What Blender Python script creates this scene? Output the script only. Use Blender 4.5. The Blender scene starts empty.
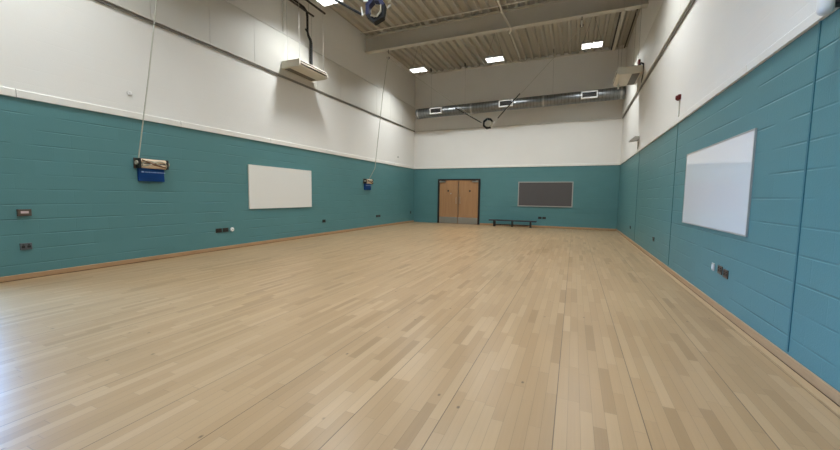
import bpy, bmesh, math, random
from math import pi, sin, cos
from mathutils import Vector, Matrix
random.seed(7)
S = bpy.context.scene
C = S.collection

# ------------------------------------------------------------------ room size
XL, XR, YB, YF, ZC = -7.58, 1.66, 16.72, -3.4, 7.34
ZT = 2.70                      # top of the teal paint

# ------------------------------------------------------------------ materials
def new_mat(name):
    m = bpy.data.materials.new(name); m.use_nodes = True
    nt = m.node_tree
    return m, nt, nt.nodes['Principled BSDF']

def lin(h):
    if isinstance(h, str):
        v = [int(h[i:i+2], 16)/255 for i in (0, 2, 4)]
    else:
        v = [c/255 for c in h]
    return tuple(c/12.92 if c <= .04045 else ((c+.055)/1.055)**2.4 for c in v) + (1,)

def plain(name, col, rough=.5, metal=0., bump=0., scale=60., spec=.5, var=0.):
    m, nt, b = new_mat(name)
    col = lin(col)
    b.inputs['Base Color'].default_value = col
    b.inputs['Roughness'].default_value = rough
    b.inputs['Metallic'].default_value = metal
    b.inputs['Specular IOR Level'].default_value = spec
    N = nt.nodes
    geo = N.new('ShaderNodeNewGeometry')
    nz = N.new('ShaderNodeTexNoise'); nz.inputs['Scale'].default_value = scale
    nz.inputs['Detail'].default_value = 3
    nt.links.new(geo.outputs['Position'], nz.inputs['Vector'])
    if var:
        mx = N.new('ShaderNodeMix'); mx.data_type = 'RGBA'
        mx.inputs['A'].default_value = tuple(c*(1-var) for c in col[:3])+(1,)
        mx.inputs['B'].default_value = tuple(min(1, c*(1+var)) for c in col[:3])+(1,)
        nt.links.new(nz.outputs['Fac'], mx.inputs['Factor'])
        nt.links.new(mx.outputs['Result'], b.inputs['Base Color'])
    if bump:
        bp = N.new('ShaderNodeBump'); bp.inputs['Strength'].default_value = bump
        bp.inputs['Distance'].default_value = .004
        nt.links.new(nz.outputs['Fac'], bp.inputs['Height'])
        nt.links.new(bp.outputs['Normal'], b.inputs['Normal'])
    return m

def math_node(nt, op, a=None, b=None, c=None):
    n = nt.nodes.new('ShaderNodeMath'); n.operation = op
    for i, v in enumerate((a, b, c)):
        if v is None: continue
        if isinstance(v, (int, float)): n.inputs[i].default_value = v
        else: nt.links.new(v, n.inputs[i])
    return n.outputs[0]

def wall_mat(name, axis):
    """painted blockwork, teal below ZT, smooth off-white above"""
    m, nt, b = new_mat(name); N = nt.nodes; L = nt.links
    geo = N.new('ShaderNodeNewGeometry'); sp = N.new('ShaderNodeSeparateXYZ')
    L.new(geo.outputs['Position'], sp.inputs[0])
    cb = N.new('ShaderNodeCombineXYZ')
    L.new(sp.outputs[axis], cb.inputs[0]); L.new(sp.outputs[2], cb.inputs[1])
    br = N.new('ShaderNodeTexBrick')
    L.new(cb.outputs[0], br.inputs['Vector'])
    for k, v in (('Scale', 1.), ('Brick Width', .45), ('Row Height', .225), ('Mortar Size', .0045), ('Mortar Smooth', .35)):
        br.inputs[k].default_value = v
    br.inputs['Color1'].default_value = (0, 0, 0, 1); br.inputs['Color2'].default_value = (1, 1, 1, 1)
    br.inputs['Mortar'].default_value = (.5, .5, .5, 1)
    nz = N.new('ShaderNodeTexNoise'); nz.inputs['Scale'].default_value = 1.1; nz.inputs['Detail'].default_value = 4
    L.new(geo.outputs['Position'], nz.inputs['Vector'])
    fine = N.new('ShaderNodeTexNoise'); fine.inputs['Scale'].default_value = 90; fine.inputs['Detail'].default_value = 3
    L.new(geo.outputs['Position'], fine.inputs['Vector'])
    # some joints are filled by paint: patchy joint depth
    pat = N.new('ShaderNodeTexNoise'); pat.inputs['Scale'].default_value = 1.7
    L.new(geo.outputs['Position'], pat.inputs['Vector'])
    pr = N.new('ShaderNodeMapRange'); pr.inputs[1].default_value = .38; pr.inputs[2].default_value = .62
    L.new(pat.outputs['Fac'], pr.inputs[0])
    zf = math_node(nt, 'FRACT', math_node(nt, 'DIVIDE', sp.outputs[2], .225))
    zd = math_node(nt, 'MULTIPLY', math_node(nt, 'MINIMUM', zf, math_node(nt, 'SUBTRACT', 1., zf)), .225)
    hr = N.new('ShaderNodeMapRange'); hr.inputs[1].default_value = .003; hr.inputs[2].default_value = .011
    hr.inputs[3].default_value = 1.; hr.inputs[4].default_value = 0.
    L.new(zd, hr.inputs[0])
    joint = math_node(nt, 'MAXIMUM', math_node(nt, 'MULTIPLY', br.outputs['Fac'], .12), hr.outputs[0])
    joint = math_node(nt, 'MULTIPLY', joint, pr.outputs[0])
    teal_a, teal_b, joint_c = lin((80, 124, 126)), lin((86, 131, 133)), lin((67, 107, 110))
    mx = N.new('ShaderNodeMix'); mx.data_type = 'RGBA'
    mx.inputs['A'].default_value = teal_a; mx.inputs['B'].default_value = teal_b
    f1 = math_node(nt, 'MULTIPLY_ADD', br.outputs['Color'], .35, math_node(nt, 'MULTIPLY', nz.outputs['Fac'], .65))
    L.new(f1, mx.inputs['Factor'])
    mj = N.new('ShaderNodeMix'); mj.data_type = 'RGBA'
    L.new(mx.outputs['Result'], mj.inputs['A']); mj.inputs['B'].default_value = joint_c
    L.new(math_node(nt, 'MULTIPLY', joint, .3), mj.inputs['Factor'])
    wh = N.new('ShaderNodeMix'); wh.data_type = 'RGBA'
    wh.inputs['A'].default_value = lin((224, 220, 213)); wh.inputs['B'].default_value = lin((230, 227, 221))
    L.new(nz.outputs['Fac'], wh.inputs['Factor'])
    up = math_node(nt, 'GREATER_THAN', sp.outputs[2], ZT)
    fin = N.new('ShaderNodeMix'); fin.data_type = 'RGBA'
    L.new(up, fin.inputs['Factor']); L.new(mj.outputs['Result'], fin.inputs['A']); L.new(wh.outputs['Result'], fin.inputs['B'])
    L.new(fin.outputs['Result'], b.inputs['Base Color'])
    inv = math_node(nt, 'SUBTRACT', 1., up)
    h = math_node(nt, 'MULTIPLY', joint, -1.)
    h = math_node(nt, 'MULTIPLY', h, math_node(nt, 'MULTIPLY_ADD', inv, .9, .1))
    h2 = math_node(nt, 'MULTIPLY_ADD', fine.outputs['Fac'], .12, h)
    bp = N.new('ShaderNodeBump'); bp.inputs['Strength'].default_value = .9; bp.inputs['Distance'].default_value = .0075
    L.new(h2, bp.inputs['Height']); L.new(bp.outputs['Normal'], b.inputs['Normal'])
    b.inputs['Roughness'].default_value = .48
    b.inputs['Specular IOR Level'].default_value = .4
    return m

def floor_mat():
    m, nt, b = new_mat('maple_strip_floor'); N = nt.nodes; L = nt.links
    geo = N.new('ShaderNodeNewGeometry'); sp = N.new('ShaderNodeSeparateXYZ')
    L.new(geo.outputs['Position'], sp.inputs[0])
    W = .07
    xr = math_node(nt, 'DIVIDE', math_node(nt, 'ADD', sp.outputs[0], .05), W)
    row = math_node(nt, 'FLOOR', xr); fx = math_node(nt, 'FRACT', xr)
    wn = N.new('ShaderNodeTexWhiteNoise'); wn.noise_dimensions = '1D'; L.new(row, wn.inputs['W'])
    yr = math_node(nt, 'ADD', math_node(nt, 'DIVIDE', sp.outputs[1], .62), math_node(nt, 'MULTIPLY', wn.outputs['Value'], 7.))
    # boards of uneven length
    wob = math_node(nt, 'MULTIPLY', math_node(nt, 'SINE', math_node(nt, 'MULTIPLY_ADD', yr, 2.3, row)), .17)
    yr = math_node(nt, 'ADD', yr, wob)
    col = math_node(nt, 'FLOOR', yr); fy = math_node(nt, 'FRACT', yr)
    cv = N.new('ShaderNodeCombineXYZ'); L.new(row, cv.inputs[0]); L.new(col, cv.inputs[1])
    wb = N.new('ShaderNodeTexWhiteNoise'); wb.noise_dimensions = '2D'; L.new(cv.outputs[0], wb.inputs['Vector'])
    ramp = N.new('ShaderNodeValToRGB')
    L.new(wb.outputs['Value'], ramp.inputs[0])
    cr = ramp.color_ramp
    cr.elements[0].position = 0; cr.elements[0].color = lin(FLOOR_COLS[0])
    cr.elements[1].position = 1; cr.elements[1].color = lin(FLOOR_COLS[4])
    for p, c in ((.12, FLOOR_COLS[1]), (.45, FLOOR_COLS[2]), (.8, FLOOR_COLS[3])):
        e = cr.elements.new(p); e.color = lin(c)
    # grain stretched along the boards
    gv = N.new('ShaderNodeCombineXYZ')
    L.new(math_node(nt, 'MULTIPLY', sp.outputs[0], 70.), gv.inputs[0])
    L.new(math_node(nt, 'MULTIPLY', sp.outputs[1], 1.6), gv.inputs[1])
    L.new(math_node(nt, 'MULTIPLY', wb.outputs['Value'], 40.), gv.inputs[2])
    gr = N.new('ShaderNodeTexNoise'); gr.inputs['Scale'].default_value = 1.; gr.inputs['Detail'].default_value = 5
    gr.inputs['Distortion'].default_value = .6
    L.new(gv.outputs[0], gr.inputs['Vector'])
    g = N.new('ShaderNodeMapRange'); g.inputs[1].default_value = .3; g.inputs[2].default_value = .75
    g.inputs[3].default_value = .955; g.inputs[4].default_value = 1.03
    L.new(gr.outputs['Fac'], g.inputs[0])
    # broad wear clouds
    cl = N.new('ShaderNodeTexNoise'); cl.inputs['Scale'].default_value = .55; cl.inputs['Detail'].default_value = 3
    L.new(geo.outputs['Position'], cl.inputs['Vector'])
    clr = N.new('ShaderNodeMapRange'); clr.inputs[1].default_value = .3; clr.inputs[2].default_value = .7
    clr.inputs[3].default_value = .94; clr.inputs[4].default_value = 1.05
    L.new(cl.outputs['Fac'], clr.inputs[0])
    # knots
    kv = N.new('ShaderNodeCombineXYZ')
    L.new(math_node(nt, 'MULTIPLY', sp.outputs[0], 5.5), kv.inputs[0]); L.new(math_node(nt, 'MULTIPLY', sp.outputs[1], 3.6), kv.inputs[1])
    vo = N.new('ShaderNodeTexVoronoi'); vo.inputs['Scale'].default_value = 1.
    L.new(kv.outputs[0], vo.inputs['Vector'])
    sep = N.new('ShaderNodeSeparateColor'); L.new(vo.outputs['Color'], sep.inputs[0])
    kn = N.new('ShaderNodeMapRange'); kn.inputs[1].default_value = .02; kn.inputs[2].default_value = .075
    kn.inputs[3].default_value = .30; kn.inputs[4].default_value = 1.
    L.new(vo.outputs['Distance'], kn.inputs[0])
    has = math_node(nt, 'GREATER_THAN', sep.outputs[0], .35)
    knf = math_node(nt, 'SUBTRACT', 1., math_node(nt, 'MULTIPLY', has, math_node(nt, 'SUBTRACT', 1., kn.outputs[0])))
    # grooves: fine ones round every board, dark ones between floor panels (rows 0 and 7 of each 16)
    ex = math_node(nt, 'MINIMUM', fx, math_node(nt, 'SUBTRACT', 1., fx))
    ey = math_node(nt, 'MINIMUM', fy, math_node(nt, 'SUBTRACT', 1., fy))
    gx = math_node(nt, 'LESS_THAN', ex, .022)
    gy = math_node(nt, 'LESS_THAN', ey, .0026)
    mod = math_node(nt, 'FLOORED_MODULO', math_node(nt, 'FLOOR', math_node(nt, 'ADD', xr, .5)), 16.)
    near = math_node(nt, 'LESS_THAN', ex, .042)
    p1 = math_node(nt, 'LESS_THAN', math_node(nt, 'ABSOLUTE', math_node(nt, 'SUBTRACT', mod, 0.)), .5)
    p2 = math_node(nt, 'LESS_THAN', math_node(nt, 'ABSOLUTE', math_node(nt, 'SUBTRACT', mod, 7.)), .5)
    dark = math_node(nt, 'MULTIPLY', near, math_node(nt, 'MAXIMUM', p1, p2))
    fine = math_node(nt, 'MAXIMUM', gx, gy)
    gmul = math_node(nt, 'SUBTRACT', 1., math_node(nt, 'MAXIMUM', math_node(nt, 'MULTIPLY', fine, .26), math_node(nt, 'MULTIPLY', dark, .62)))
    tot = math_node(nt, 'MULTIPLY', math_node(nt, 'MULTIPLY', g.outputs[0], clr.outputs[0]), math_node(nt, 'MULTIPLY', knf, gmul))
    vm = N.new('ShaderNodeVectorMath'); vm.operation = 'SCALE'
    L.new(ramp.outputs['Color'], vm.inputs[0]); L.new(tot, vm.inputs['Scale'])
    L.new(vm.outputs[0], b.inputs['Base Color'])
    rr = N.new('ShaderNodeMapRange'); rr.inputs[3].default_value = .25; rr.inputs[4].default_value = .38
    L.new(gr.outputs['Fac'], rr.inputs[0]); L.new(rr.outputs[0], b.inputs['Roughness'])
    b.inputs['Specular IOR Level'].default_value = .45
    bp = N.new('ShaderNodeBump'); bp.inputs['Strength'].default_value = .25; bp.inputs['Distance'].default_value = .002
    hh = math_node(nt, 'MULTIPLY_ADD', math_node(nt, 'MAXIMUM', fine, dark), -1., math_node(nt, 'MULTIPLY', wb.outputs['Value'], .25))
    L.new(hh, bp.inputs['Height']); L.new(bp.outputs['Normal'], b.inputs['Normal'])
    return m

FLOOR_COLS = [(150, 120, 84), (163, 132, 95), (168, 137, 100), (172, 142, 105), (179, 149, 113)]

def wood_mat(name, c1, c2, sx, sy, sz, rough=.4):
    m, nt, b = new_mat(name); N = nt.nodes; L = nt.links
    geo = N.new('ShaderNodeNewGeometry'); mp = N.new('ShaderNodeMapping')
    mp.inputs['Scale'].default_value = (sx, sy, sz)
    L.new(geo.outputs['Position'], mp.inputs['Vector'])
    nz = N.new('ShaderNodeTexNoise'); nz.inputs['Scale'].default_value = 1; nz.inputs['Detail'].default_value = 5
    nz.inputs['Distortion'].default_value = .8
    L.new(mp.outputs[0], nz.inputs['Vector'])
    mx = N.new('ShaderNodeMix'); mx.data_type = 'RGBA'
    mx.inputs['A'].default_value = lin(c1); mx.inputs['B'].default_value = lin(c2)
    L.new(nz.outputs['Fac'], mx.inputs['Factor']); L.new(mx.outputs['Result'], b.inputs['Base Color'])
    b.inputs['Roughness'].default_value = rough
    return m

def duct_mat():
    m, nt, b = new_mat('galvanised_spiral_duct'); N = nt.nodes; L = nt.links
    geo = N.new('ShaderNodeNewGeometry'); sp = N.new('ShaderNodeSeparateXYZ'); L.new(geo.outputs['Position'], sp.inputs[0])
    u = math_node(nt, 'FRACT', math_node(nt, 'MULTIPLY', sp.outputs[0], 7.5))
    seam = math_node(nt, 'LESS_THAN', u, .10)
    nz = N.new('ShaderNodeTexNoise'); nz.inputs['Scale'].default_value = 9; L.new(geo.outputs['Position'], nz.inputs['Vector'])
    mx = N.new('ShaderNodeMix'); mx.data_type = 'RGBA'
    mx.inputs['A'].default_value = lin((112, 114, 114)); mx.inputs['B'].default_value = lin((150, 152, 152))
    L.new(nz.outputs['Fac'], mx.inputs['Factor']); L.new(mx.outputs['Result'], b.inputs['Base Color'])
    ms = N.new('ShaderNodeMix'); ms.data_type = 'RGBA'
    L.new(seam, ms.inputs['Factor']); L.new(mx.outputs['Result'], ms.inputs['A']); ms.inputs['B'].default_value = lin((98, 98, 96))
    L.new(ms.outputs['Result'], b.inputs['Base Color'])
    b.inputs['Metallic'].default_value = .9; b.inputs['Roughness'].default_value = .33
    bp = N.new('ShaderNodeBump'); bp.inputs['Distance'].default_value = .01; bp.inputs['Strength'].default_value = .8
    L.new(seam, bp.inputs['Height']); L.new(bp.outputs['Normal'], b.inputs['Normal'])
    return m

def glass_mat():
    m = bpy.data.materials.new('window_glass'); m.use_nodes = True
    nt = m.node_tree; nt.nodes.clear()
    o = nt.nodes.new('ShaderNodeOutputMaterial'); mx = nt.nodes.new('ShaderNodeMixShader')
    t = nt.nodes.new('ShaderNodeBsdfTransparent'); g = nt.nodes.new('ShaderNodeBsdfGlossy'); g.inputs['Roughness'].default_value = .02
    f = nt.nodes.new('ShaderNodeFresnel'); f.inputs['IOR'].default_value = 1.45
    nt.links.new(f.outputs[0], mx.inputs[0]); nt.links.new(t.outputs[0], mx.inputs[1]); nt.links.new(g.outputs[0], mx.inputs[2])
    nt.links.new(mx.outputs[0], o.inputs['Surface'])
    return m

LAMP, POWER, SPREAD = 1.2, 32., 140.
def lamp_mat():
    m, nt, b = new_mat('led_lens')
    b.inputs['Base Color'].default_value = (.9, .9, .9, 1)
    b.inputs['Emission Color'].default_value = (.98, 1., .98, 1)
    b.inputs['Emission Strength'].default_value = LAMP
    return m

M = dict(
    wall_y=wall_mat('painted_blockwork_side', 1), wall_x=wall_mat('painted_blockwork_end', 0),
    floor=floor_mat(),
    white=plain('white_painted_trim', (226, 222, 214), .5, var=.02, scale=3),
    panel=plain('grey_white_panel', (206, 202, 193), .55, var=.03, scale=2.5),
    strip=plain('grey_steel_strip', (120, 117, 110), .5),
    mastic=plain('teal_joint_sealant', (52, 104, 112), .5),
    deck=plain('painted_steel_deck', (180, 174, 160), .5, var=.04, scale=2),
    beam=plain('painted_steel_beam', (190, 184, 171), .5, var=.04, scale=4),
    pale=plain('pale_painted_steel', (216, 212, 200), .45),
    darksteel=plain('dark_steel', (52, 47, 42), .5),
    skirt=wood_mat('skirting_wood', (152, 118, 84), (186, 150, 112), 3, 3, 40, .4),
    skirtline=plain('skirting_gap_shade', (84, 58, 36), .6),
    margin=wood_mat('margin_strip_wood', (164, 138, 106), (184, 158, 124), 40, 3, 3, .4),
    door=wood_mat('beech_veneer', (146, 108, 74), (176, 134, 94), 14, 14, 1.2, .35),
    black=plain('black_painted_frame', (24, 23, 23), .45),
    blackcloth=plain('black_webbing', (15, 15, 16), .8, bump=.5, scale=150),
    rubber=plain('black_rubber_insulation', (20, 19, 18), .75, bump=.3),
    steel=plain('brushed_steel', (176, 176, 172), .32, .85, var=.05, scale=20),
    alu=plain('aluminium_frame', (172, 170, 164), .4, .3),
    felt=plain('grey_felt', (84, 80, 79), .95, bump=.4, scale=200, var=.04),
    board=plain('whiteboard_enamel', (222, 222, 221), .06, spec=1.0),
    boardmatt=plain('white_board_surface', (224, 221, 214), .35),
    blue=plain('blue_vinyl', (4, 60, 122), .65, bump=.2, spec=.25),
    navy=plain('navy_padding', (14, 20, 66), .65, bump=.4, scale=100),
    print=plain('white_print', (150, 176, 214), .6),
    cream=plain('cream_webbing', (176, 168, 150), .7),
    rope=plain('pale_rope', (192, 190, 176), .7, bump=.5, scale=200),
    wood=plain('pale_wood_dowel', (226, 204, 176), .5),
    brown=plain('brown_leather', (120, 84, 58), .6),
    ac=plain('cream_painted_casing', (208, 201, 184), .45),
    slot=plain('dark_louvre', (44, 38, 32), .5),
    intake=plain('brown_grey_intake', (104, 97, 84), .6),
    red=plain('red_plastic', (104, 12, 18), .45),
    whitep=plain('white_plastic', (232, 230, 226), .3),
    greyp=plain('grey_plastic', (172, 169, 161), .45),
    browns=plain('bronze_plate', (92, 78, 68), .4, .4),
    benchtop=plain('dark_plum_vinyl', (40, 30, 36), .4),
    lens=lamp_mat(), glass=glass_mat(), duct=duct_mat(),
    concrete=plain('grey_paving', (150, 148, 142), .8, var=.1, scale=2),
)

# ------------------------------------------------------------------ mesh helpers
class MB:
    def __init__(s): s.bm = bmesh.new()
    def box(s, x0, x1, y0, y1, z0, z1, bev=0., rot=None, seg=2):
        r = bmesh.ops.create_cube(s.bm, size=1.)
        c = Vector(((x0+x1)/2, (y0+y1)/2, (z0+z1)/2))
        vs = r['verts']
        for v in vs:
            v.co = Vector((v.co.x*(x1-x0), v.co.y*(y1-y0), v.co.z*(z1-z0)))
        if bev:
            es = list({e for v in vs for e in v.link_edges})
            rb = bmesh.ops.bevel(s.bm, geom=es, offset=bev, segments=seg, affect='EDGES', profile=.5)
            vs = list({v for f in rb['faces'] for v in f.verts} | {v for v in vs if v.is_valid})
        mt = (rot.to_4x4() if rot else Matrix.Identity(4))
        for v in vs: v.co = mt @ v.co + c
        return s
    def tube(s, pts, r, n=8, cap=True):
        pts = [Vector(p) for p in pts]; rings = []
        up0 = None
        for i, p in enumerate(pts):
            t = (pts[min(i+1, len(pts)-1)] - pts[max(i-1, 0)]).normalized()
            if up0 is None:
                a = Vector((0, 0, 1)) if abs(t.z) < .9 else Vector((1, 0, 0))
                u = t.cross(a).normalized()
            else:
                u = (up0 - t*up0.dot(t)).normalized()
            up0 = u; w = t.cross(u)
            rr = r[i] if isinstance(r, (list, tuple)) else r
            rings.append([s.bm.verts.new(p + (u*cos(2*pi*k/n) + w*sin(2*pi*k/n))*rr) for k in range(n)])
        for a, b in zip(rings, rings[1:]):
            for k in range(n): s.bm.faces.new((a[k], a[(k+1) % n], b[(k+1) % n], b[k]))
        if cap:
            s.bm.faces.new(rings[0][::-1]); s.bm.faces.new(rings[-1])
        return s
    def prism(s, poly, axis, a, b):
        """extrude a 2-D polygon along an axis from a to b"""
        def P(u, v, w):
            return {'x': (w, u, v), 'y': (u, w, v), 'z': (u, v, w)}[axis]
        A = [s.bm.verts.new(P(u, v, a)) for u, v in poly]; B = [s.bm.verts.new(P(u, v, b)) for u, v in poly]
        n = len(poly)
        for i in range(n): s.bm.faces.new((A[i], A[(i+1) % n], B[(i+1) % n], B[i]))
        s.bm.faces.new(A[::-1]); s.bm.faces.new(B)
        return s
    def build(s, name, mat, parent=None, loc=None, smooth=False):
        bmesh.ops.recalc_face_normals(s.bm, faces=s.bm.faces[:])
        me = bpy.data.meshes.new(name); 
        o_loc = Vector(loc) if loc is not None else Vector((0, 0, 0))
        bmesh.ops.translate(s.bm, verts=s.bm.verts[:], vec=-o_loc) if loc is not None else None
        if smooth:
            for f in s.bm.faces: f.smooth = True
        s.bm.to_mesh(me); s.bm.free()
        me.materials.append(M[mat] if isinstance(mat, str) else mat)
        if smooth:
            try: me.set_sharp_from_angle(angle=math.radians(40))
            except Exception: pass
        o = bpy.data.objects.new(name, me); C.objects.link(o)
        o.location = o_loc
        if parent: o.parent = parent
        return o

def tag(o, label=None, cat=None, group=None, kind=None):
    if label: o['label'] = label
    if cat: o['category'] = cat
    if group: o['group'] = group
    if kind: o['kind'] = kind
    return o

def thing(name, label, cat, loc=(0, 0, 0), group=None, rz=0.):
    o = bpy.data.objects.new(name, None); C.objects.link(o)
    o.location = loc; o.rotation_euler = (0, 0, rz); o.empty_display_size = .1
    return tag(o, label, cat, group)

def struct(o, label=None):
    o['kind'] = 'structure'
    if label: o['label'] = label
    return o

def dup(root, loc, label=None, group=None):
    r = root.copy(); C.objects.link(r); r.location = loc
    if label: r['label'] = label
    if group: r['group'] = group
    for ch in list(root.children):
        c = ch.copy(); C.objects.link(c); c.parent = r
        for g in list(ch.children):
            d = g.copy(); C.objects.link(d); d.parent = c
    return r

# ------------------------------------------------------------------ room shell
struct(MB().box(XL-.25, XR+.25, YF-.25, YB+.25, -.2, 0).build('floor', 'floor'), 'pale maple strip sports hall floor')

# openings: glazed exit doors and an added low window in the left wall beside the camera
DY0, DY1, DZ1 = .40, 2.06, 2.2
SY0, SY1, SZ0 = -3.0, -.1, .15      # unseen low window beside it, added for blue daylight on the right wall
w = MB()
w.box(XL-.25, XL, YF-.25, SY0, 0, ZC+.2); w.box(XL-.25, XL, SY0, SY1, 0, SZ0); w.box(XL-.25, XL, SY0, SY1, DZ1, ZC+.2); w.box(XL-.25, XL, SY1, DY0, 0, ZC+.2); w.box(XL-.25, XL, DY1, YB+.25, 0, ZC+.2); w.box(XL-.25, XL, DY0, DY1, DZ1, ZC+.2)
struct(w.build('wall_left', 'wall_y'), 'left wall, teal blockwork below and off-white above')
struct(MB().box(XR, XR+.25, YF-.25, YB+.25, 0, ZC+.2).build('wall_right', 'wall_y'), 'right wall, teal blockwork below and off-white above')
struct(MB().box(XL, XR, YB, YB+.25, 0, ZC+.2).build('wall_back', 'wall_x'), 'far end wall, teal blockwork below and off-white above')
struct(MB().box(XL, XR, YF-.25, YF, 0, ZC+.2).build('wall_front', 'wall_x'), 'wall behind the camera')

# added low window and glazed exit door (left wall, just outside the picture)
fr = MB(); x0, x1 = XL-.16, XL-.06
for q in ((SY0, SY0+.06, SZ0, DZ1), (SY1-.06, SY1, SZ0, DZ1), (SY0+.06, SY1-.06, SZ0, SZ0+.06), (SY0+.06, SY1-.06, DZ1-.06, DZ1), ((SY0+SY1)/2-.03, (SY0+SY1)/2+.03, SZ0+.06, DZ1-.06)):
    fr.box(x0, x1, *q)
o = struct(fr.build('added_window_1', 'black'), 'unseen low window added beside the glazed doors to daylight the right wall')
MB().box(XL-.114, XL-.106, SY0+.06, SY1-.06, SZ0+.06, DZ1-.06).build('pane', 'glass', o)
fr = MB(); x0, x1 = XL-.08, XL-.005
fr.box(x0, x1, DY0, DY0+.03, 0, DZ1); fr.box(x0, x1, DY1-.03, DY1, 0, DZ1); fr.box(x0, x1, DY0+.03, DY1-.03, DZ1-.07, DZ1)
d2 = struct(fr.build('door_2', 'black'), 'glazed exit doors on the left wall beside the camera')
ym = (DY0+DY1)/2
for a, b in ((DY0+.032, ym-.003), (ym+.003, DY1-.032)):
    f = MB(); xa, xb = XL-.065, XL-.015
    f.box(xa, xb, a, a+.05, .01, DZ1-.075); f.box(xa, xb, b-.05, b, .01, DZ1-.075)
    f.box(xa, xb, a+.05, b-.05, .01, .16); f.box(xa, xb, a+.05, b-.05, DZ1-.17, DZ1-.075)
    lf = f.build('leaf', 'alu', d2)
    MB().box(XL-.044, XL-.036, a+.05, b-.05, .16, DZ1-.17).build('pane', 'glass', lf)

# ceiling: trapezoidal steel decking, ribs running the length of the hall
def deck():
    bm = bmesh.new(); P, prof = .30, []
    x = XL-.1
    while x < XR+.1:
        for dx, dz in ((0, 0), (.075, 0), (.115, .10), (.26, .10)):
            prof.append((min(x+dx, XR+.1), ZC+dz))
        x += P
    rows = []
    for y in (YF-.1, YB+.1): rows.append([bm.verts.new((px, y, pz)) for px, pz in prof])
    top = [bm.verts.new((px, y, ZC+.22)) for y in (YF-.1, YB+.1) for px in (prof[0][0], prof[-1][0])]
    for i in range(len(prof)-1): bm.faces.new((rows[0][i], rows[1][i], rows[1][i+1], rows[0][i+1]))
    bm.faces.new((top[0], top[1], top[3], top[2]))
    m = MB(); m.bm.free(); m.bm = bm
    return m
struct(deck().build('ceiling', 'deck'), 'ribbed steel deck ceiling painted off-white')

# I-beam across the hall
BY, BZ = 12.15, 6.76
b = MB()
b.prism([(BY-.11, BZ), (BY+.11, BZ), (BY+.11, BZ+.035), (BY+.012, BZ+.035), (BY+.012, ZC-.03), (BY+.11, ZC-.03), (BY+.11, ZC-.001),
         (BY-.11, ZC-.001), (BY-.11, ZC-.03), (BY-.012, ZC-.03), (BY-.012, BZ+.035), (BY-.11, BZ+.035)], 'x', XL, XR)
bo = struct(b.build('ceiling_beam', 'beam'), 'deep pale steel I-beam spanning the ceiling')

# trims
tn = [0]
def trim(mb, mat, label):
    tn[0] += 1
    return struct(mb.build('trim_%d' % tn[0], mat), label)
def ledge(axis, a, b, at, inn, joints, h, lab):
    m = MB(); prof = [(at, ZT-.004), (at+inn*.03, ZT-.004), (at+inn*.03, ZT+h-.018), (at+inn*.012, ZT+h), (at, ZT+h)]
    cuts = [a]+[j for j in joints if a < j < b]+[b]
    for p, q in zip(cuts, cuts[1:]):
        m.prism(prof if axis == 'y' else [(u, v) for u, v in prof], axis, p+.003, q-.003)
    trim(m, 'white', lab)
ledge('y', DY1, YB, XL, 1, [2.553, 4.934, 7.321, 9.7, 12.1, 14.5], .115, 'white ledge band above the teal paint, left wall')
ledge('y', YF, YB, XR, -1, [.2, 2.6, 5.0, 7.4, 9.8, 12.2, 14.6], .095, 'white ledge band above the teal paint, right wall')
ledge('x', XL+.03, XR-.03, YB, -1, [-5.2, -2.8, -.4], .09, 'white ledge band above the teal paint, far wall')
trim(MB().box(XL, XL+.03, YF, YB, 4.55, 4.60), 'strip', 'grey steel strip along the upper left wall')
trim(MB().box(XR-.03, XR, YF, YB, 4.55, 4.60), 'strip', 'grey steel strip along the upper right wall')
trim(MB().box(XL+.06, XR-.06, YB-.045, YB, 4.545, 4.58), 'panel', 'slim ledge along the upper far wall')
def band(x0, x1, inner):     # boarded band with a bevelled sill, joints every 1.2 m
    m = MB(); y = 2.03-1.2*5; out = x0 if inner > 0 else x1
    while y < YB-.06:
        ye = min(y+1.2, YB-.05); ys = max(y, YF)
        if ye > ys+.02:
            fa = out + inner*.055
            m.prism([(out, 4.60), (fa, 4.60), (fa, 5.70), (out+inner*.005, 5.76), (out, 5.76)], 'y', ys+.003, ye-.003)
        y += 1.2
    return m
trim(band(XL, XL+.06, 1), 'panel', 'boarded band high on the left wall')
trim(band(XR-.06, XR, -1), 'panel', 'boarded band high on the right wall')
trim(MB().box(XL, XR, 11.72, 11.745, ZC-.03, ZC-.002), 'pale', 'thin steel angle under the deck in front of the beam')
trim(MB().box(XL+.1, XR-.1, YB-.06, YB-.005, ZC-.05, ZC-.003), 'pale', 'thin steel angle where the deck meets the far wall')
for yy in (3.795, 7.86, 12.0):
    trim(MB().box(XR-.006, XR, yy-.011, yy+.011, .1, ZT-.002), 'mastic', 'teal sealed movement joint in the right wall')

# skirting boards
def skirt(name, x0, x1, y0, y1, lab, ax):
    m = MB(); m.box(x0, x1, y0, y1, .008, .082, .006)
    o = struct(m.build(name, 'skirt'), lab)
    MB().box(x0, x1, y0, y1, 0, .008).build('shadow_gap', 'skirtline', o)  # dark brown strip stands in for the shaded gap under the skirting
skirt('baseboard_left', XL, XL+.022, DY1+.02, YB, 'varnished timber skirting along the left wall', 1)
skirt('baseboard_right', XR-.022, XR, YF, YB, 'varnished timber skirting along the right wall', 1)
skirt('baseboard_back', -4.09, XR-.022, YB-.022, YB, 'varnished timber skirting along the far wall', 0)
struct(MB().box(XR-.085, XR-.024, YF, YB-.03, 0, .004).build('trim_20', 'margin'), 'timber margin strip on the floor along the right wall')

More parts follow.
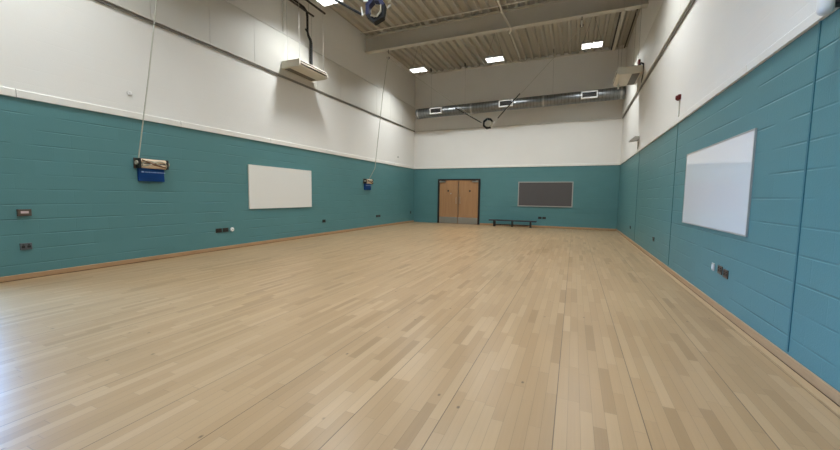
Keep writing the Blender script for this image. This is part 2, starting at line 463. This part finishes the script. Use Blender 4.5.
# double door in the far wall
X0, X1, XM = -6.25, -4.115, -5.185
f = MB(); ya, yb = YB-.05, YB
f.box(X0, X0+.09, ya, yb, 0, 2.18, .004); f.box(X1-.09, X1, ya, yb, 0, 2.18, .004); f.box(X0+.09, X1-.09, ya, yb, 2.11, 2.18, .004)
door = struct(f.build('door_1', 'black'), 'double beech doors with steel kick plates in a black frame, far wall')
for k, (a, b2) in enumerate(((X0+.093, XM-.006), (XM+.006, X1-.093))):
    leaf = MB().box(a, b2, YB-.042, YB-.001, .008, 2.107, .003).build('leaf', 'door', door)
    MB().box(a+.01, b2-.01, YB-.0455, YB-.042, .02, .32, .001).build('kick_plate', 'steel', leaf)
    hx = b2-.09 if k == 0 else a+.09
    hm = MB().tube([(hx, YB-.045, 1.0), (hx, YB-.085, 1.0), (hx, YB-.085, 1.3), (hx, YB-.045, 1.3)], .009, 8)
    hm.build('pull_handle', 'steel', leaf, smooth=True)
    ox = a+.1 if k == 0 else b2-.1
    MB().box(ox-.1 if k == 0 else ox-.2, ox+.2 if k == 0 else ox+.1, YB-.09, YB-.043, 2.015, 2.085, .006).build('door_closer', 'steel', leaf)
    MB().tube([(ox, YB-.1, 2.09), (ox+(.28 if k == 0 else -.28), YB-.11, 2.075)], .012, 6).build('closer_arm', 'black', leaf)
    sx = (a+b2)/2 - (.03 if k == 0 else -.08)
    MB().tube([(sx, YB-.043, 1.6), (sx, YB-.047, 1.6)], .045, 16).build('sign_disc', 'slot', leaf)
    if k == 0: MB().tube([(sx+.14, YB-.043, 1.47), (sx+.14, YB-.047, 1.47)], .03, 14).build('sign_disc', 'steel', leaf)
    MB().box((b2-.03 if k == 0 else a+.012), (b2-.012 if k == 0 else a+.03), YB-.044, YB-.042, .35, 2.08).build('edge_strip', 'browns', leaf)

# outside ground
struct(MB().box(-30, XL-.25, -12, 20, -.3, -.1).build('ground_outside', 'concrete'))

# ------------------------------------------------------------------ boards
t = thing('whiteboard', 'white board on the left teal wall', 'whiteboard', (XL, 7.748, .947))
MB().box(.004, .03, -1.15, 1.15, .012, 1.108, .003).build('board_surface', 'boardmatt', t)
f = MB(); f.box(.001, .034, -1.165, -1.15, 0, 1.12); f.box(.001, .034, 1.15, 1.165, 0, 1.12)
f.box(.001, .034, -1.15, 1.15, 0, .012); f.box(.001, .034, -1.15, 1.15, 1.108, 1.12); f.build('board_frame', 'white', t)
t = thing('whiteboard', 'glossy white board on the right teal wall with a thin grey frame', 'whiteboard', (XR, 5.893, .955))
MB().box(-.014, -.002, -1.18, 1.18, .015, 1.09, .002).build('board_surface', 'board', t)
f = MB(); f.box(-.018, -.001, -1.196, -1.18, 0, 1.105); f.box(-.018, -.001, 1.18, 1.196, 0, 1.105)
f.box(-.018, -.001, -1.18, 1.18, 0, .015); f.box(-.018, -.001, -1.18, 1.18, 1.09, 1.105); f.build('board_frame', 'alu', t)
t = thing('pinboard', 'dark grey felt pinboard with a pale metal frame on the far wall', 'pinboard', (-1.215, YB, .925))
MB().box(-1.11, 1.11, -.022, -.003, .04, 1.07).build('felt_panel', 'felt', t)
f = MB(); f.box(-1.15, -1.11, -.032, -.001, 0, 1.11); f.box(1.11, 1.15, -.032, -.001, 0, 1.11)
f.box(-1.11, 1.11, -.032, -.001, 0, .04); f.box(-1.11, 1.11, -.032, -.001, 1.07, 1.11); f.build('board_frame', 'alu', t)

# ------------------------------------------------------------------ bench
t = thing('gym_bench', 'long low dark bench on black legs against the far wall below the pinboard', 'bench', (-2.53, 16.36, 0))
MB().box(-1.05, 1.05, -.14, .14, .25, .30, .015, seg=3).build('seat', 'benchtop', t)
for lx in (-.80, 0, .80):
    wd = .035 if lx else .02
    m = MB(); m.prism([(lx-wd, .25), (lx+wd, .25), (lx+wd*.8, .035), (lx+wd*1.6, 0), (lx-wd*1.6, 0), (lx-wd*.8, .035)], 'y', -.11, .11)
    m.build('leg', 'black', t)
MB().box(-.78, .78, -.018, .018, .06, .10, .004).build('lower_rail', 'black', t)

# ------------------------------------------------------------------ LED high-bay lights
def light(loc, label, group):
    t = thing('ceiling_light', label, 'light', loc, group)
    m = MB(); m.box(-.33, .33, -.215, .215, .022, .075, .012)
    for k in range(9): m.box(-.29+k*.0725-.012, -.29+k*.0725+.012, -.17, .17, .072, .12)
    m.build('housing', 'greyp', t)
    for s in (-1, 1):
        MB().box(s*.165-.14, s*.165+.14, -.19, .19, 0, .024, .006).build('lens', 'lens', t)
    for s in (-1, 1):
        MB().tube([(s*.30, 0, .075), (s*.02, 0, ZC-loc[2]+.09)], .004, 5).build('hanging_wire', 'darksteel', t)
    la = bpy.data.lights.new('lamp', 'AREA'); la.shape = 'RECTANGLE'; la.size = .60; la.size_y = .37
    la.energy = POWER; la.spread = math.radians(SPREAD); la.color = (.91, .97, 1.)
    lo = bpy.data.objects.new('lamp', la); C.objects.link(lo); lo.parent = t; lo.location = (0, 0, -.006)
    return t
LZ = 6.42
l0 = light((-6.06, 13.69, LZ), 'twin-lens LED ceiling light nearest the far left corner, left one of the far row', 'twin-lens LED ceiling lights')
dup(l0, (-2.95, 13.68, LZ), 'twin-lens LED ceiling light in the middle of the far row, above the ring on cords')
dup(l0, (.314, 13.63, LZ), 'twin-lens LED ceiling light in the far row nearest the right wall')
dup(l0, (-6.15, 8.03, LZ), 'twin-lens LED ceiling light above the left air conditioning unit, cut by the top edge')
HID = 'twin-lens LED ceiling light beyond the top edge of the photo'
for p in ((-2.95, 8.03), (.314, 8.03), (-6.1, 2.4), (-2.95, 2.4), (.314, 2.4)):
    dup(l0, (p[0], p[1], LZ), HID, 'LED ceiling lights beyond the top edge')

# ------------------------------------------------------------------ air conditioning units
def ac_unit(loc, s, label, group, rods=True):
    """s=+1: louvres face +x (left wall); local x runs from wall to room"""
    t = thing('air_conditioning_unit', label, 'air conditioner', loc, group)
    W, H, Ln = .62, .19, 1.20
    p = [(0, .0), (W-.07, 0), (W, .035), (W, H-.02), (W-.02, H), (0, H)]
    p = [(s*u, v) for u, v in p]
    MB().prism(p, 'y', 0, Ln).build('casing', 'ac', t)
    def bx(x0, x1, y0, y1, z0, z1, bev=0): 
        a, b = sorted((s*x0, s*x1)); return MB().box(a, b, y0, y1, z0, z1, bev)
    sl = bx(W-.004, W+.004, .05, Ln-.05, .05, .155).build('louvre_slot', 'slot', t)
    m = MB()
    for k in range(1):
        z = .09; a, b = sorted((s*(W-.01), s*(W+.018)))
        m.box(a, b, .06, Ln-.06, z, z+.026)
    m.build('louvre_blade', 'ac', sl)
    bx(.05, .24, .06, Ln-.06, -.006, .004).build('intake_grille', 'intake', t)
    return t
LU = ac_unit((-7.50, 7.70, 4.75), 1, 'cream air conditioning unit hung on rods beside the left wall', 'hung air conditioning units')
for (rx, ry) in ((.10, .12), (.52, .12), (.10, 1.12), (.52, 1.12)):
    MB().tube([(rx, ry, .185), (rx, ry, 6.62-4.75)], .006, 6).build('threaded_rod', 'greyp', LU)
for rx in (.10, .52):
    ch = MB().box(rx-.02, rx+.02, -.35, 1.22, 6.62-4.75, 6.66-4.75).build('support_channel', 'darksteel', LU)
    MB().tube([(rx, -.25, 6.66-4.75), (rx, -.25, ZC-4.66)], .006, 6).build('threaded_rod', 'greyp', ch)
    MB().tube([(rx, 1.0, 6.66-4.75), (rx, 1.0, ZC-4.66)], .006, 6).build('threaded_rod', 'greyp', ch)
px = .08
MB().tube([(px, -.3, 1.98), (px, .55, 1.985), (px, .82, 1.97), (px, .94, 1.90), (px, .965, 1.78), (px, .965, 1.36), (px, 1.0, 1.25), (px, 1.09, 1.16), (px, 1.11, 1.08), (px, 1.11, .18)],
          [.03, .03, .032, .034, .034, .03, .034, .04, .045, .045], 10).build('insulated_pipe', 'rubber', LU, smooth=True)
MB().tube([(px, .98, 1.33), (px+.02, .86, 1.38)], .025, 8).build('pipe_bracket', 'rubber', LU)
RU = ac_unit((1.575, 11.78, 4.84), -1, 'cream air conditioning unit beside the right wall near the far corner', 'hung air conditioning units')
for (rx, ry) in ((.10, .12), (.52, .12), (.10, 1.12), (.52, 1.12)):
    MB().tube([(-rx, ry, .185), (-rx, ry, ZC-4.75)], .006, 6).build('threaded_rod', 'greyp', RU)
MB().box(-.24, -.12, .30, .46, .19, .30, .01).build('junction_box', 'darksteel', RU)
MB().tube([(-.08, .16, .22), (-.03, .08, .27), (.03, .03, .22), (.045, .02, .10), (.045, .02, -.02), (.03, .12, -.14), (.05, .3, -.2)], .03, 8).build('insulated_pipe', 'rubber', RU, smooth=True)
MB().box(-.52, -.47, .9, .95, -.16, 0).build('drain_outlet', 'whitep', RU)

# ------------------------------------------------------------------ ventilation duct
t = thing('ventilation_duct', 'silver spiral ventilation duct running across the far wall', 'duct', (0, 15.90, 5.339))
t.rotation_euler = (0, -.0154, 0)
DR = .230
MB().tube([(x, 0, 0) for x in (-7.06, -5, -3, -1, XR-.08)], DR, 40).build('duct_body', 'duct', t, smooth=True)
for cx in (-6.98, -4.4, -1.35, 1.46):
    MB().tube([(cx-.035, 0, 0), (cx+.035, 0, 0)], DR+.014, 40).build('collar', 'steel', t, smooth=True)
for gx in (-6.03, -2.855, .357):
    m = MB(); y0, y1 = -.30, -.16
    m.box(gx-.29, gx+.29, y0, y1, -.135, -.095); m.box(gx-.29, gx+.29, y0, y1, .095, .135)
    m.box(gx-.29, gx-.25, y0, y1, -.095, .095); m.box(gx+.25, gx+.29, y0, y1, -.095, .095)
    g = m.build('grille', 'whitep', t)
    m = MB(); m.box(gx-.26, gx+.26, -.262, -.22, -.1, .1)
    for k in range(5): m.box(gx-.26, gx+.26, -.285, -.262, -.08+k*.04-.004, -.08+k*.04+.004)
    m.build('louvre_face', 'slot', g)
for hx in (-6.35, -4.72, -1.0):
    h = MB().tube([(hx, 0, DR), (hx, 0, ZC-5.315+.05)], .005, 6).build('hanger_wire', 'greyp', t)
    MB().box(hx-.012, hx+.012, -.10, .02, ZC-5.315-.16, ZC-5.315-.02).build('hanger_clip', 'darksteel', h)

# conduits and channels under the deck
tag(MB().tube([(-2.41, 5.2, ZC-.031), (-2.41, 11.62, ZC-.031), (-2.40, 11.80, ZC-.07), (-2.37, 11.95, ZC-.16), (-2.10, 11.98, BZ-.06), (-2.12, 12.12, BZ-.08), (-2.2, 12.35, BZ-.05), (-2.38, 12.6, ZC-.10), (-2.41, 12.9, ZC-.031), (-2.43, YB-.065, ZC-.031)], .03, 8).build('conduit_pipe', 'pale', smooth=True), 'pale conduit pipe along the ceiling deck that dips in front of the beam', 'pipe')
t = thing('cable_tray', 'steel cable channel running under the ceiling near the right wall', 'cable channel', (1.17, BY+.12, ZC))
MB().box(-.05, .05, .0, YB-BY-.19, -.10, -.005).build('channel', 'pale', t)
MB().box(-.095, -.055, .0, YB-BY-.2, -.07, -.005).build('dark_rail', 'darksteel', t)  # dark rail alongside the pale channel
MB().box(-.02, .40, .0, .05, -.13, -.10).build('cross_bracket', 'darksteel', t)
tag(MB().box(1.54, 1.58, BY+.115, YB-.065, ZC-.05, ZC-.005).build('ceiling_rail', 'darksteel'), 'dark rail along the ceiling edge beside the right wall, beyond the beam', 'rail')
t = thing('ceiling_rail', 'pair of dark rails under the ceiling at the right, in front of the beam', 'rail', (0, 0, ZC))
for x in (.98, 1.5): MB().box(x-.02, x+.02, 9., BY-.115, -.06, -.005).build('rail', 'darksteel', t)

# ------------------------------------------------------------------ training rigs: ring belts on cords, pulleys, wall cleats
def sag(a, b, n=12, s=.0):
    a, b = Vector(a), Vector(b)
    return [a.lerp(b, i/n) - Vector((0, 0, s*4*(i/n)*(1-i/n))) for i in range(n+1)]

def ring_belt(loc, R, mats, label, rz=0., tilt=0., sq=1., kx=1., ri=.60):
    t = thing('spotting_belt', label, 'harness ring', loc, None, rz)
    t.rotation_euler = (tilt, 0, rz)
    def arc(a0, a1, ro, ri, d):
        m = MB(); n = max(1, round(abs(a1-a0)/(pi/3.4))); secs = []
        for i in range(n+1):
            a = a0+(a1-a0)*i/n
            k = kx
            secs.append([m.bm.verts.new((r*cos(a)*k, y, r*sin(a)*k*sq)) for r, y in ((ro, -d), (ro, d), (ri, d), (ri, -d))])
        for p, q in zip(secs, secs[1:]):
            for j in range(4): m.bm.faces.new((p[j], p[(j+1) % 4], q[(j+1) % 4], q[j]))
        m.bm.faces.new(secs[0]); m.bm.faces.new(secs[-1][::-1])
        return m
    d = math.radians
    for a0, a1, mat, nm in mats:
        o = arc(d(a0), d(a1), R, R*ri, .05).build(nm, mat, t)
    arc(d(-70), d(22), R*(ri+.02), R*(ri-.1), .065).build('lining', 'cream', t)
    arc(d(-128), d(-72), R*(ri+.02), R*(ri-.04), .063).build('lining', 'cream', t)
    for s in (-1, 1):
        m = MB().tube([(s*R*.98, 0, s*.02), (s*R*1.17, 0, s*.05), (s*R*1.28, 0, .06)], [.010, .014, .008], 8)
        m.build('swivel_clip', 'whitep', t)
    return t

RB = ring_belt((-2.415, 4.1, 3.665), .150, [(20, 102, 'navy', 'padding'), (106, 205, 'navy', 'padding'), (206, 262, 'blackcloth', 'webbing'), (264, 378, 'blackcloth', 'webbing')],
               'navy and black padded ring belt hung on cords, nearest the camera at the top edge', rz=.25, sq=1.2, kx=.9, ri=.66)
MB().box(-.145, -.085, -.065, -.058, .085, .14, .002).build('buckle', 'whitep', RB)
RB2 = ring_belt((-2.78, 12.12, 3.79), .185, [(20, 100, 'blackcloth', 'webbing'), (102, 205, 'blackcloth', 'webbing'), (206, 305, 'blackcloth', 'webbing'), (308, 378, 'cream', 'pale_webbing')],
                'small black ring belt hung on crossed cords in front of the far duct', rz=.2, ri=.68)

def cord(name, label, left_top, left_in, left_sl, right_top, right_in, right_sl, hand):
    t = thing(name, label, 'rope', left_top)
    o = Vector(left_top)
    def P(seq): return [Vector(p)-o for p in seq]
    MB().tube(P(sag(left_top, left_in)), .007, 6).build('cord', 'rope', t)
    MB().tube(P(sag(right_top, right_in)), .007, 6).build('cord', 'rope', t)
    MB().tube(P(sag(left_sl, left_in)), .016, 8).build('sleeve', 'blackcloth', t)
    MB().tube(P(sag(right_sl[0], right_sl[1])), .016, 8).build('sleeve', 'blackcloth', t)
    MB().tube(P(hand), .012, 6).build('hand_line', 'rope', t)
    return t
cord('hoist_rope', 'pale hoist rope from the near blue wall cleat, with black sleeves at the near ring',
     (-6.40, 4.1, 6.05), (-2.63, 4.1, 3.66), (-3.20, 4.1, 4.02), (1.3, 4.1, 6.2), (-2.235, 4.1, 3.73), ((-1.7, 4.1, 4.10), (-2.1, 4.1, 3.825)),
     [(-7.50, 4.08, 1.93), (-7.10, 4.1, 3.43), (-6.78, 4.1, 4.65), (-6.41, 4.1, 6.05)])
cord('hoist_rope', 'pale hoist rope from the far blue wall cleat, with black sleeves at the far ring',
     (-6.60, 12.15, 6.45), (-3.0, 12.12, 3.83), (-3.95, 12.13, 4.41), (-.03, 12.15, 6.45), (-2.54, 12.12, 3.84), ((-1.77, 12.13, 4.68), (-2.46, 12.12, 3.95)),
     [(-7.50, 12.2, 1.92), (-7.18, 12.15, 2.39), (-6.84, 12.15, 5.20), (-6.64, 12.15, 6.45)])
def pulley(loc, label, top):
    t = thing('pulley', label, 'pulley', loc, 'pulleys under the beam')
    MB().tube([(0, -.02, 0), (0, .02, 0)], .05, 18).build('wheel', 'darksteel', t, smooth=True)
    m = MB(); m.box(-.025, .025, -.032, -.022, -.05, .12); m.box(-.025, .025, .022, .032, -.05, .12); m.box(-.025, .025, -.032, .032, .12, .14)
    m.build('cheek_plates', 'pale', t)
    MB().tube([(0, 0, .14), (0, 0, top-loc[2]-.001)], .012, 8).build('hanger', 'darksteel', t)
    return t
pulley((-6.62, 12.15, 6.46), 'rope pulley under the beam near the left wall', BZ)
pulley((-.03, 12.15, 6.50), 'rope pulley under the beam right of its middle', BZ)

def cleat(loc, label):
    t = thing('rope_cleat', label, 'rope cleat', loc, 'rope cleats with blue bags')
    # local: x out from the wall, y along it
    MB().box(.0005, .014, -.29, .29, -.09, .10, .003).build('back_plate', 'browns', t)
    for s in (-1, 1):
        MB().box(.014, .13, s*.245-.022, s*.245+.022, -.09, .095, .012).build('cleat_post', 'black', t)
        MB().tube([(.075, s*.267, .01), (.075, s*.290, .012)], .04, 14).build('end_cap', 'cream', t, smooth=True)
    MB().tube([(.085, -.224, -.045), (.085, .224, -.045)], .042, 12).build('crossbar', 'wood', t, smooth=True)
    MB().tube([(.085, -.224, .05), (.085, .224, .05)], .038, 12).build('crossbar', 'wood', t, smooth=True)
    pts = []
    for k in range(33):
        a = k/32*4*pi
        pts.append((.135+.006*cos(a*3), .215*cos(a*.75+.3), .052*sin(a*1.5)))
    MB().tube(pts, .011, 6).build('wound_rope', 'cream', t, smooth=True)
    MB().tube([(.133, -.21, .06), (.142, 0, -.015), (.133, .21, -.06)], .014, 6).build('strap', 'brown', t)
    # bag hanging under
    bm = MB(); n, mrows = 9, 6; g = []
    for j in range(mrows+1):
        v = j/mrows; z = -.07-.26*v; row = []
        for i in range(n+1):
            u = i/n; y = -.24+.46*u
            bul = .045+.03*(sin(pi*u)**.6)*(sin(pi*(.15+.8*v)))+.004*sin(9*u+5*v)
            row.append(bm.bm.verts.new((bul, y, z)))
        g.append(row)
    bk = [[bm.bm.verts.new((.012, -.24+.46*i/n, -.07-.26*j/mrows)) for i in range(n+1)] for j in range(mrows+1)]
    for j in range(mrows):
        for i in range(n):
            bm.bm.faces.new((g[j][i], g[j][i+1], g[j+1][i+1], g[j+1][i])); bm.bm.faces.new((bk[j][i], bk[j+1][i], bk[j+1][i+1], bk[j][i+1]))
    for i in range(n):
        bm.bm.faces.new((g[0][i], bk[0][i], bk[0][i+1], g[0][i+1])); bm.bm.faces.new((g[-1][i], g[-1][i+1], bk[-1][i+1], bk[-1][i]))
    for j in range(mrows):
        bm.bm.faces.new((g[j][0], g[j+1][0], bk[j+1][0], bk[j][0])); bm.bm.faces.new((g[j][-1], bk[j][-1], bk[j+1][-1], g[j+1][-1]))
    bag = bm.build('bag', 'blue', t, smooth=True)
    m = MB(); m.box(.078, .0815, -.205, -.165, -.17, -.145)
    y = -.15
    for k in range(11):
        wd = .018 + .008*((k*7) % 3); m.box(.0765, .0795, y, y+wd, -.167, -.151); y += wd+.009
    m.build('printed_mark', 'print', bag)
    return t
c0 = cleat((XL, 4.33, 1.875), 'near rope cleat with a blue bag below it, left of the white board')
dup(c0, (XL, 12.22, 1.875), 'far rope cleat with a blue bag below it, right of the white board')

# ------------------------------------------------------------------ sockets, switches and small wall fittings
def frame_of(wall, u, z):
    if wall == 'L': return (XL, u, z), 0.
    if wall == 'R': return (XR, u, z), pi
    return (u, YB, z), -pi/2
def plate(name, wall, u, z, w, h, mat, label, cat, group=None, kind='double', d=.012):
    loc, rz = frame_of(wall, u, z)
    t = thing(name, label, cat, loc, group, rz)
    MB().box(.001, d, -w/2, w/2, -h/2, h/2, .003).build('face_plate', mat, t)
    n = 2 if kind == 'double' else 1
    if kind in ('double', 'single'):
        for k in range(n):
            yy = 0 if n == 1 else (k-.5)*w*.48
            MB().box(d-.001, d+.003, yy-.018, yy+.018, -.022, .012, .001).build('outlet', 'black', t)
            MB().box(d-.001, d+.006, yy-.008, yy+.008, .018, .034, .001).build('rocker', 'slot' if mat != 'whitep' else 'greyp', t)
    elif kind == 'switch':
        MB().box(d-.001, d+.008, -w*.2, w*.2, -h*.28, h*.28, .002).build('rocker', 'whitep', t)
    elif kind == 'label':
        MB().box(d-.001, d+.002, -w*.28, w*.28, -h*.12, h*.22).build('pale_strip', 'pink', t)
    return t
M['pink'] = plain('pale_pink_label', (196, 172, 168), .5)
M['graypl'] = plain('grey_plate', (92, 96, 98), .4, .3)
M['dkplate'] = plain('dark_socket_plate', (44, 40, 37), .4, .2)
plate('switch_box', 'L', 2.545, 1.005, .15, .10, 'browns', 'dark switch box with a pale strip on the left wall nearest the camera', 'switch', kind='label', d=.035)
plate('socket_plate', 'L', 2.54, .495, .13, .10, 'graypl', 'grey socket plate below the dark switch box on the left wall', 'socket', 'left wall sockets', 'double', .02)
plate('socket_plate', 'L', 5.73, .467, .15, .095, 'dkplate', 'black double socket below and left of the left white board, first of two', 'socket', 'left wall sockets')
plate('socket_plate', 'L', 5.905, .467, .15, .095, 'dkplate', 'black double socket between another socket and the round white outlet', 'socket', 'left wall sockets')
t = thing('round_outlet', 'round white outlet beside two black sockets on the left wall', 'outlet', (XL, 6.08, .465))
MB().tube([(.001, 0, 0), (.02, 0, 0), (.03, 0, 0)], [.048, .048, .036], 20).build('cover', 'whitep', t, smooth=True)
MB().tube([(.029, 0, 0), (.033, 0, 0)], .014, 12).build('hole', 'greyp', t)
plate('socket_plate', 'L', 9.54, .463, .15, .095, 'dkplate', 'black socket on the left wall just right of the white board', 'socket', 'left wall sockets')
plate('socket_plate', 'L', 13.0, .465, .15, .095, 'dkplate', 'black socket below the far rope cleat, left one of a pair', 'socket', 'left wall sockets')
plate('socket_plate', 'L', 13.2, .465, .15, .095, 'dkplate', 'black socket below the far rope cleat, right one of a pair', 'socket', 'left wall sockets')
plate('socket_plate', 'L', 16.34, .50, .10, .13, 'dkplate', 'small dark plate low on the left wall at the far corner', 'socket', 'left wall sockets', 'single')
plate('switch_plate', 'R', 5.575, .485, .095, .095, 'greyp', 'white switch beside two bronze sockets below the right white board', 'switch', kind='switch')
plate('socket_plate', 'R', 5.345, .488, .135, .10, 'browns', 'bronze socket below the right white board, between switch and another socket', 'socket', 'right wall sockets')
plate('socket_plate', 'R', 5.165, .475, .135, .10, 'browns', 'bronze socket below the right white board, farthest from the white switch', 'socket', 'right wall sockets')
plate('socket_plate', 'R', 9.30, .445, .15, .095, 'dkplate', 'dark socket low on the right wall between the two farther wall joints', 'socket', 'right wall sockets')
plate('socket_plate', 'R', 12.9, .435, .15, .095, 'dkplate', 'dark socket low on the right wall nearest the far corner', 'socket', 'right wall sockets')
plate('socket_plate', 'B', -1.38, .428, .15, .095, 'dkplate', 'dark socket right of the bench on the far wall, left one of a pair', 'socket', 'far wall sockets')
plate('socket_plate', 'B', -1.20, .428, .15, .095, 'dkplate', 'dark socket right of the bench on the far wall, right one of a pair', 'socket', 'far wall sockets')

t = thing('fire_sounder', 'dark red alarm box on the right wall with a white conduit below', 'alarm', (XR, 7.84, 3.15))
MB().box(-.045, -.001, -.06, .06, -.045, .045, .006).build('back_box', 'red', t)
MB().tube([(-.045, 0, 0), (-.07, 0, 0)], [.042, .036], 16).build('horn', 'red', t, smooth=True)
MB().tube([(-.012, -.02, -.045), (-.012, -.02, -.35)], .010, 8).build('conduit', 'pale', t)
t = thing('fire_sounder', 'red alarm behind the right air conditioning unit', 'alarm', (XR-.002, 12.55, 5.36))
MB().box(-.06, .0, -.07, .07, -.07, .07, .01).build('back_box', 'black', t)
MB().tube([(-.06, 0, 0), (-.10, 0, 0), (-.12, 0, 0)], [.085, .08, .05], 18).build('horn', 'red', t, smooth=True)
t = thing('wall_sensor', 'grey wedge-shaped fitting on a conduit above the teal paint near the far right corner', 'wall light', (XR, 12.3, 3.09))
MB().prism([(-.02, .06), (-.12, .06), (-.25, -.05), (-.24, -.08), (-.10, -.06), (-.02, -.06)], 'y', -.14, .10).build('wedge_housing', 'greyp', t)
MB().box(-.022, -.001, -.04, .04, -.08, .08, .004).build('bracket', 'whitep', t)
MB().tube([(-.014, 0, -.08), (-.014, 0, -.35)], .013, 8).build('conduit', 'greyp', t)
t = thing('wall_speaker', 'rounded white fitting on a black bracket above the nearest right wall joint', 'wall fitting', (XR, 3.46, 2.70))
m = MB().tube([(-.13, .0, -.085), (-.13, .0, -.075), (-.13, 0, -.05), (-.13, .0, .04), (-.13, .0, .07), (-.13, 0, .08)], [.016, .034, .044, .044, .034, .016], 24)
m.build('shell', 'whitep', t, smooth=True)
MB().box(-.095, -.001, -.04, .04, -.035, .05, .008).build('bracket', 'black', t)
MB().tube([(-.02, -.03, -.03), (-.03, -.02, -.06), (-.01, .03, -.075)], .008, 8).build('cable', 'black', t, smooth=True)
t = thing('smoke_detector', 'small white round detector on the white left wall above the near rope cleat', 'detector', (XL, 4.03, 3.14))
MB().tube([(.0005, 0, 0), (.012, 0, 0), (.02, 0, 0)], [.042, .042, .03], 18).build('cover', 'whitep', t, smooth=True)
MB().tube([(.019, 0, 0), (.023, 0, 0)], .010, 10).build('eye', 'greyp', t)
t = thing('smoke_detector', 'small round detector on the white left wall near the far corner', 'detector', (XL, 14.9, 3.115))
MB().tube([(.0005, 0, 0), (.012, 0, 0), (.02, 0, 0)], [.042, .042, .03], 18).build('cover', 'greyp', t, smooth=True)
MB().tube([(.019, 0, 0), (.023, 0, 0)], .010, 10).build('eye', 'black', t)
tag(MB().box(XL+.001, XL+.03, 7.84, 7.88, 5.80, ZC-.01).build('wall_conduit', 'panel'), 'short grey vertical conduit on the upper left wall left of the black pipe', 'conduit')

# ------------------------------------------------------------------ daylight
W = bpy.data.worlds.new('sky'); S.world = W; W.use_nodes = True
bg = W.node_tree.nodes['Background']; bg.inputs['Color'].default_value = (.22, .5, 1.0, 1); bg.inputs['Strength'].default_value = 13.
def portal(name, loc, rot, sx, sy):
    l = bpy.data.lights.new(name, 'AREA'); l.shape = 'RECTANGLE'; l.size = sx; l.size_y = sy
    l.cycles.is_portal = True
    o = bpy.data.objects.new(name, l); C.objects.link(o); o.location = loc; o.rotation_euler = rot
portal('added_window_daylight', (XL-.24, (SY0+SY1)/2, (SZ0+DZ1)/2), (0, -pi/2, 0), DZ1-SZ0, SY1-SY0)
portal('door_daylight', (XL-.24, (DY0+DY1)/2, DZ1/2), (0, -pi/2, 0), DZ1, DY1-DY0)
# ------------------------------------------------------------------ camera
F = 356.157
yaw, pit, rol, hh = -.40709, -.081326, .013263, 1.33141
fw = Vector((sin(yaw)*cos(pit), cos(yaw)*cos(pit), sin(pit))); rt = Vector((cos(yaw), -sin(yaw), 0)); up = rt.cross(fw)
r2 = rt*cos(rol)+up*sin(rol); u2 = up*cos(rol)-rt*sin(rol)
cam = bpy.data.cameras.new('camera'); co = bpy.data.objects.new('camera', cam); C.objects.link(co)
cam.sensor_width = 36; cam.lens = F/840*36; cam.clip_start = .05
mw = Matrix((r2, u2, -fw)).transposed().to_4x4(); mw.translation = (0, 0, hh); co.matrix_world = mw
S.camera = co

S.view_settings.view_transform = 'Standard'; S.view_settings.look = 'None'
S.view_settings.gamma = 1; S.view_settings.use_curve_mapping = False
S.view_settings.exposure = 1.6
S.cycles.use_denoising = True
S.cycles.max_bounces = 10; S.cycles.diffuse_bounces = 6; S.cycles.glossy_bounces = 4
S.cycles.sample_clamp_indirect = 6
